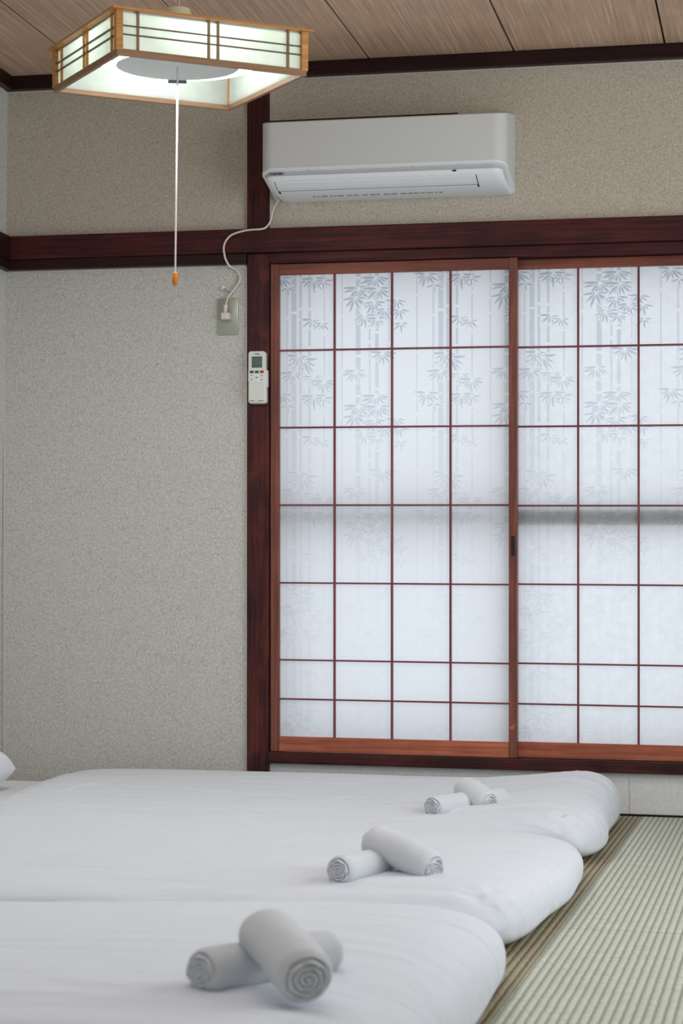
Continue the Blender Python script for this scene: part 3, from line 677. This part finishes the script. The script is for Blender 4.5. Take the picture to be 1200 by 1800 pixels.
for k, b in enumerate(BEDS):
    t = empty('futon_bed', ((b['x0']+b['x1'])/2, (b['y0']+b['y1'])/2, 0), lab[k], 'bed', 'white futon beds side by side')
    X, Y, Z = bed_surface(b, k); X2, Y2, Z2 = bed_surface(b, k, False)
    grid_obj('duvet', X, Y, Z, M['duvet'], t, more=[(X2, Y2, Z2, True)])
    # under-mattress, showing past the duvet's head end
    c = dict(b); c['x0'] = .035; c['x1'] = b['x0']+.30; c['y1'] = b['y1']+.0; c['hx'] = [0, 3]; c['hz'] = [.070, .070]; c['nx'] = [0, 3]; c['nz'] = [.062, .062]
    ax, ay = (c['x1']-c['x0'])/2, (c['y1']-c['y0'])/2
    s = np.linspace(-1, 1, 60); e = np.sign(s)*(1-(1-np.abs(s))**2); U, V = np.meshgrid(e, e, indexing='ij')
    Xm = (c['x0']+c['x1'])/2+ax*U*(1-.03*np.abs(V)**8); Ym = (c['y0']+c['y1'])/2+(ay-.01)*V*(1-.03*np.abs(U)**8); E = (1-np.abs(U)**16)**.45*(1-np.abs(V)**16)**.45
    zt = .066 if k == 0 else .05
    grid_obj('mattress', Xm, Ym, .03+(zt-.03+.002*vnoise(Xm, Ym, 3, 5, 5))*E, M['sheet'], t, more=[(Xm, Ym, .03-.028*E, True)])
# pillow at the head of the far bed
pw = empty('pillow', (.14, -.72, .07), 'white pillow at the head of the farthest bed, at the left edge', 'pillow')
s = np.linspace(-1, 1, 60); s = np.sign(s)*(1-(1-np.abs(s))**1.6); U, V = np.meshgrid(s, s, indexing='ij')
ee = np.clip((1-np.abs(U)**4.5), 0, 1)**.5*np.clip((1-np.abs(V)**4.5), 0, 1)**.5
Xp = .125+.130*U*(1-.10*V*V); Yp = -.72+.28*V*(1-.10*U*U)
wv = .004*vnoise(Xp, Yp, 21, 9, 9)
grid_obj('pillow_case', Xp, Yp, .125+(.075+wv)*ee, M['sheet'], pw, more=[(Xp, Yp, .125-.052*ee, True)])

# ------------------------------------------------------------------ rolled towels
def towel(name, A, B, r, label, sag=0.0, flat=.93, faceA=True, faceB=True, seed=0, group=None):
    A, B = Vector(A), Vector(B); L = (B-A).length; d = (B-A)/L
    up = Vector((0, 0, 1)); side = d.cross(up).normalized(); up2 = side.cross(d).normalized()
    base = (A+B)/2; base = Vector((base.x, base.y, min(A.z, B.z)-r))
    o = bpy.data.objects.new(name, None)
    na, nc = 44, 72; rows = []
    rn = random.Random(seed); ph = [rn.uniform(0, 6) for _ in range(6)]
    def rad(t, a):
        # soft ends, gentle bulges, the loose outer flap edge
        e = min(t, 1-t)*L; q = 1-.20*max(0, 1-e/.014)**2.2
        f = 1+.02*math.sin(9*t+ph[0])+.012*math.sin(3*a+ph[1])+.008*math.sin(23*t+ph[2]+2*a)+.010*math.sin(38*t+ph[5]+a*.7)*max(0, math.sin(a+ph[3]))
        step = .035*(((a-1.2-.25*math.sin(4*t)) % (2*PI))/(2*PI))
        return r*q*f*(1-step)
    def pos(t, a, rr):
        c = A+d*(L*t)+up*(sag*4*t*(1-t)); return c+side*math.cos(a)*rr+up2*math.sin(a)*rr*flat
    for i in range(na+1):
        t = .5-.5*math.cos(PI*i/na)*1.0; t = .55*t+.45*i/na
        rows.append([pos(t, 2*PI*j/nc, rad(t, 2*PI*j/nc)) for j in range(nc)])
    bm = bmesh.new(); R = [[bm.verts.new(p) for p in row] for row in rows]
    for a, b in zip(R, R[1:]):
        for j in range(nc): bm.faces.new((a[j], a[(j+1) % nc], b[(j+1) % nc], b[j]))
    turns = 4.0
    for end, sgn in ((0, -1), (1, 1)):
        prev = R[0] if end == 0 else R[-1]; nr = 26
        for q in range(1, nr+1):
            f = 1-q/nr
            ring = []
            for j in range(nc):
                a = 2*PI*j/nc; rr = rad(0 if end == 0 else 1, a)*f
                g = (f*turns-a*(1 if end else -1)/(2*PI)) % 1.0
                gr = math.exp(-((min(g, 1-g))/.16)**2)
                dep = .004*math.sin(min(1, (1-f)*5)*PI/2)-.0065*gr*(1 if f > .04 else 0)+.0020*math.sin(5*a+q*.6+ph[4])*f
                ring.append(bm.verts.new(pos(end, a, rr)+d*sgn*dep))
            for j in range(nc):
                quad = (prev[j], prev[(j+1) % nc], ring[(j+1) % nc], ring[j])
                bm.faces.new(quad if end == 1 else quad[::-1])
            prev = ring
        bmesh.ops.remove_doubles(bm, verts=prev, dist=.0004)
    bmesh.ops.recalc_face_normals(bm, faces=bm.faces)
    me = bpy.data.meshes.new(name)
    for v in bm.verts: v.co -= base
    bm.to_mesh(me); bm.free(); me.materials.append(M['towel']); me.polygons.foreach_set('use_smooth', [True]*len(me.polygons))
    bpy.data.objects.remove(o); o = bpy.data.objects.new(name, me); o.location = base; COL.objects.link(o)
    return props(o, label, 'towel', group)
G = 'rolled towels in crossed pairs'
def pair(A, B, C, D, rr, ur, who, seed):
    towel('rolled_towel', A, B, rr, 'lower rolled white towel of the crossed pair on the %s bed' % who, 0, seed=seed, group=G)
    towel('rolled_towel', C, D, ur, 'upper rolled white towel of the crossed pair on the %s bed, leaning over the other' % who, .005, seed=seed+1, group=G)
pair((1.7818, -3.7141, 0.1620), (1.8966, -3.5248, 0.1620), (1.9279, -3.7782, 0.1720), (1.8394, -3.6386, 0.2000), 0.031, 0.0357, 'nearest', 1)
pair((1.6772, -2.5037, 0.1300), (1.7530, -2.3136, 0.1300), (1.8394, -2.4345, 0.1300), (1.7088, -2.3613, 0.1700), 0.0305, 0.0345, 'middle', 5)
pair((1.6164, -1.1882, 0.1220), (1.7465, -0.8852, 0.1220), (1.7400, -1.0731, 0.1240), (1.6618, -1.0083, 0.1560), 0.0295, 0.0345, 'farthest', 9)
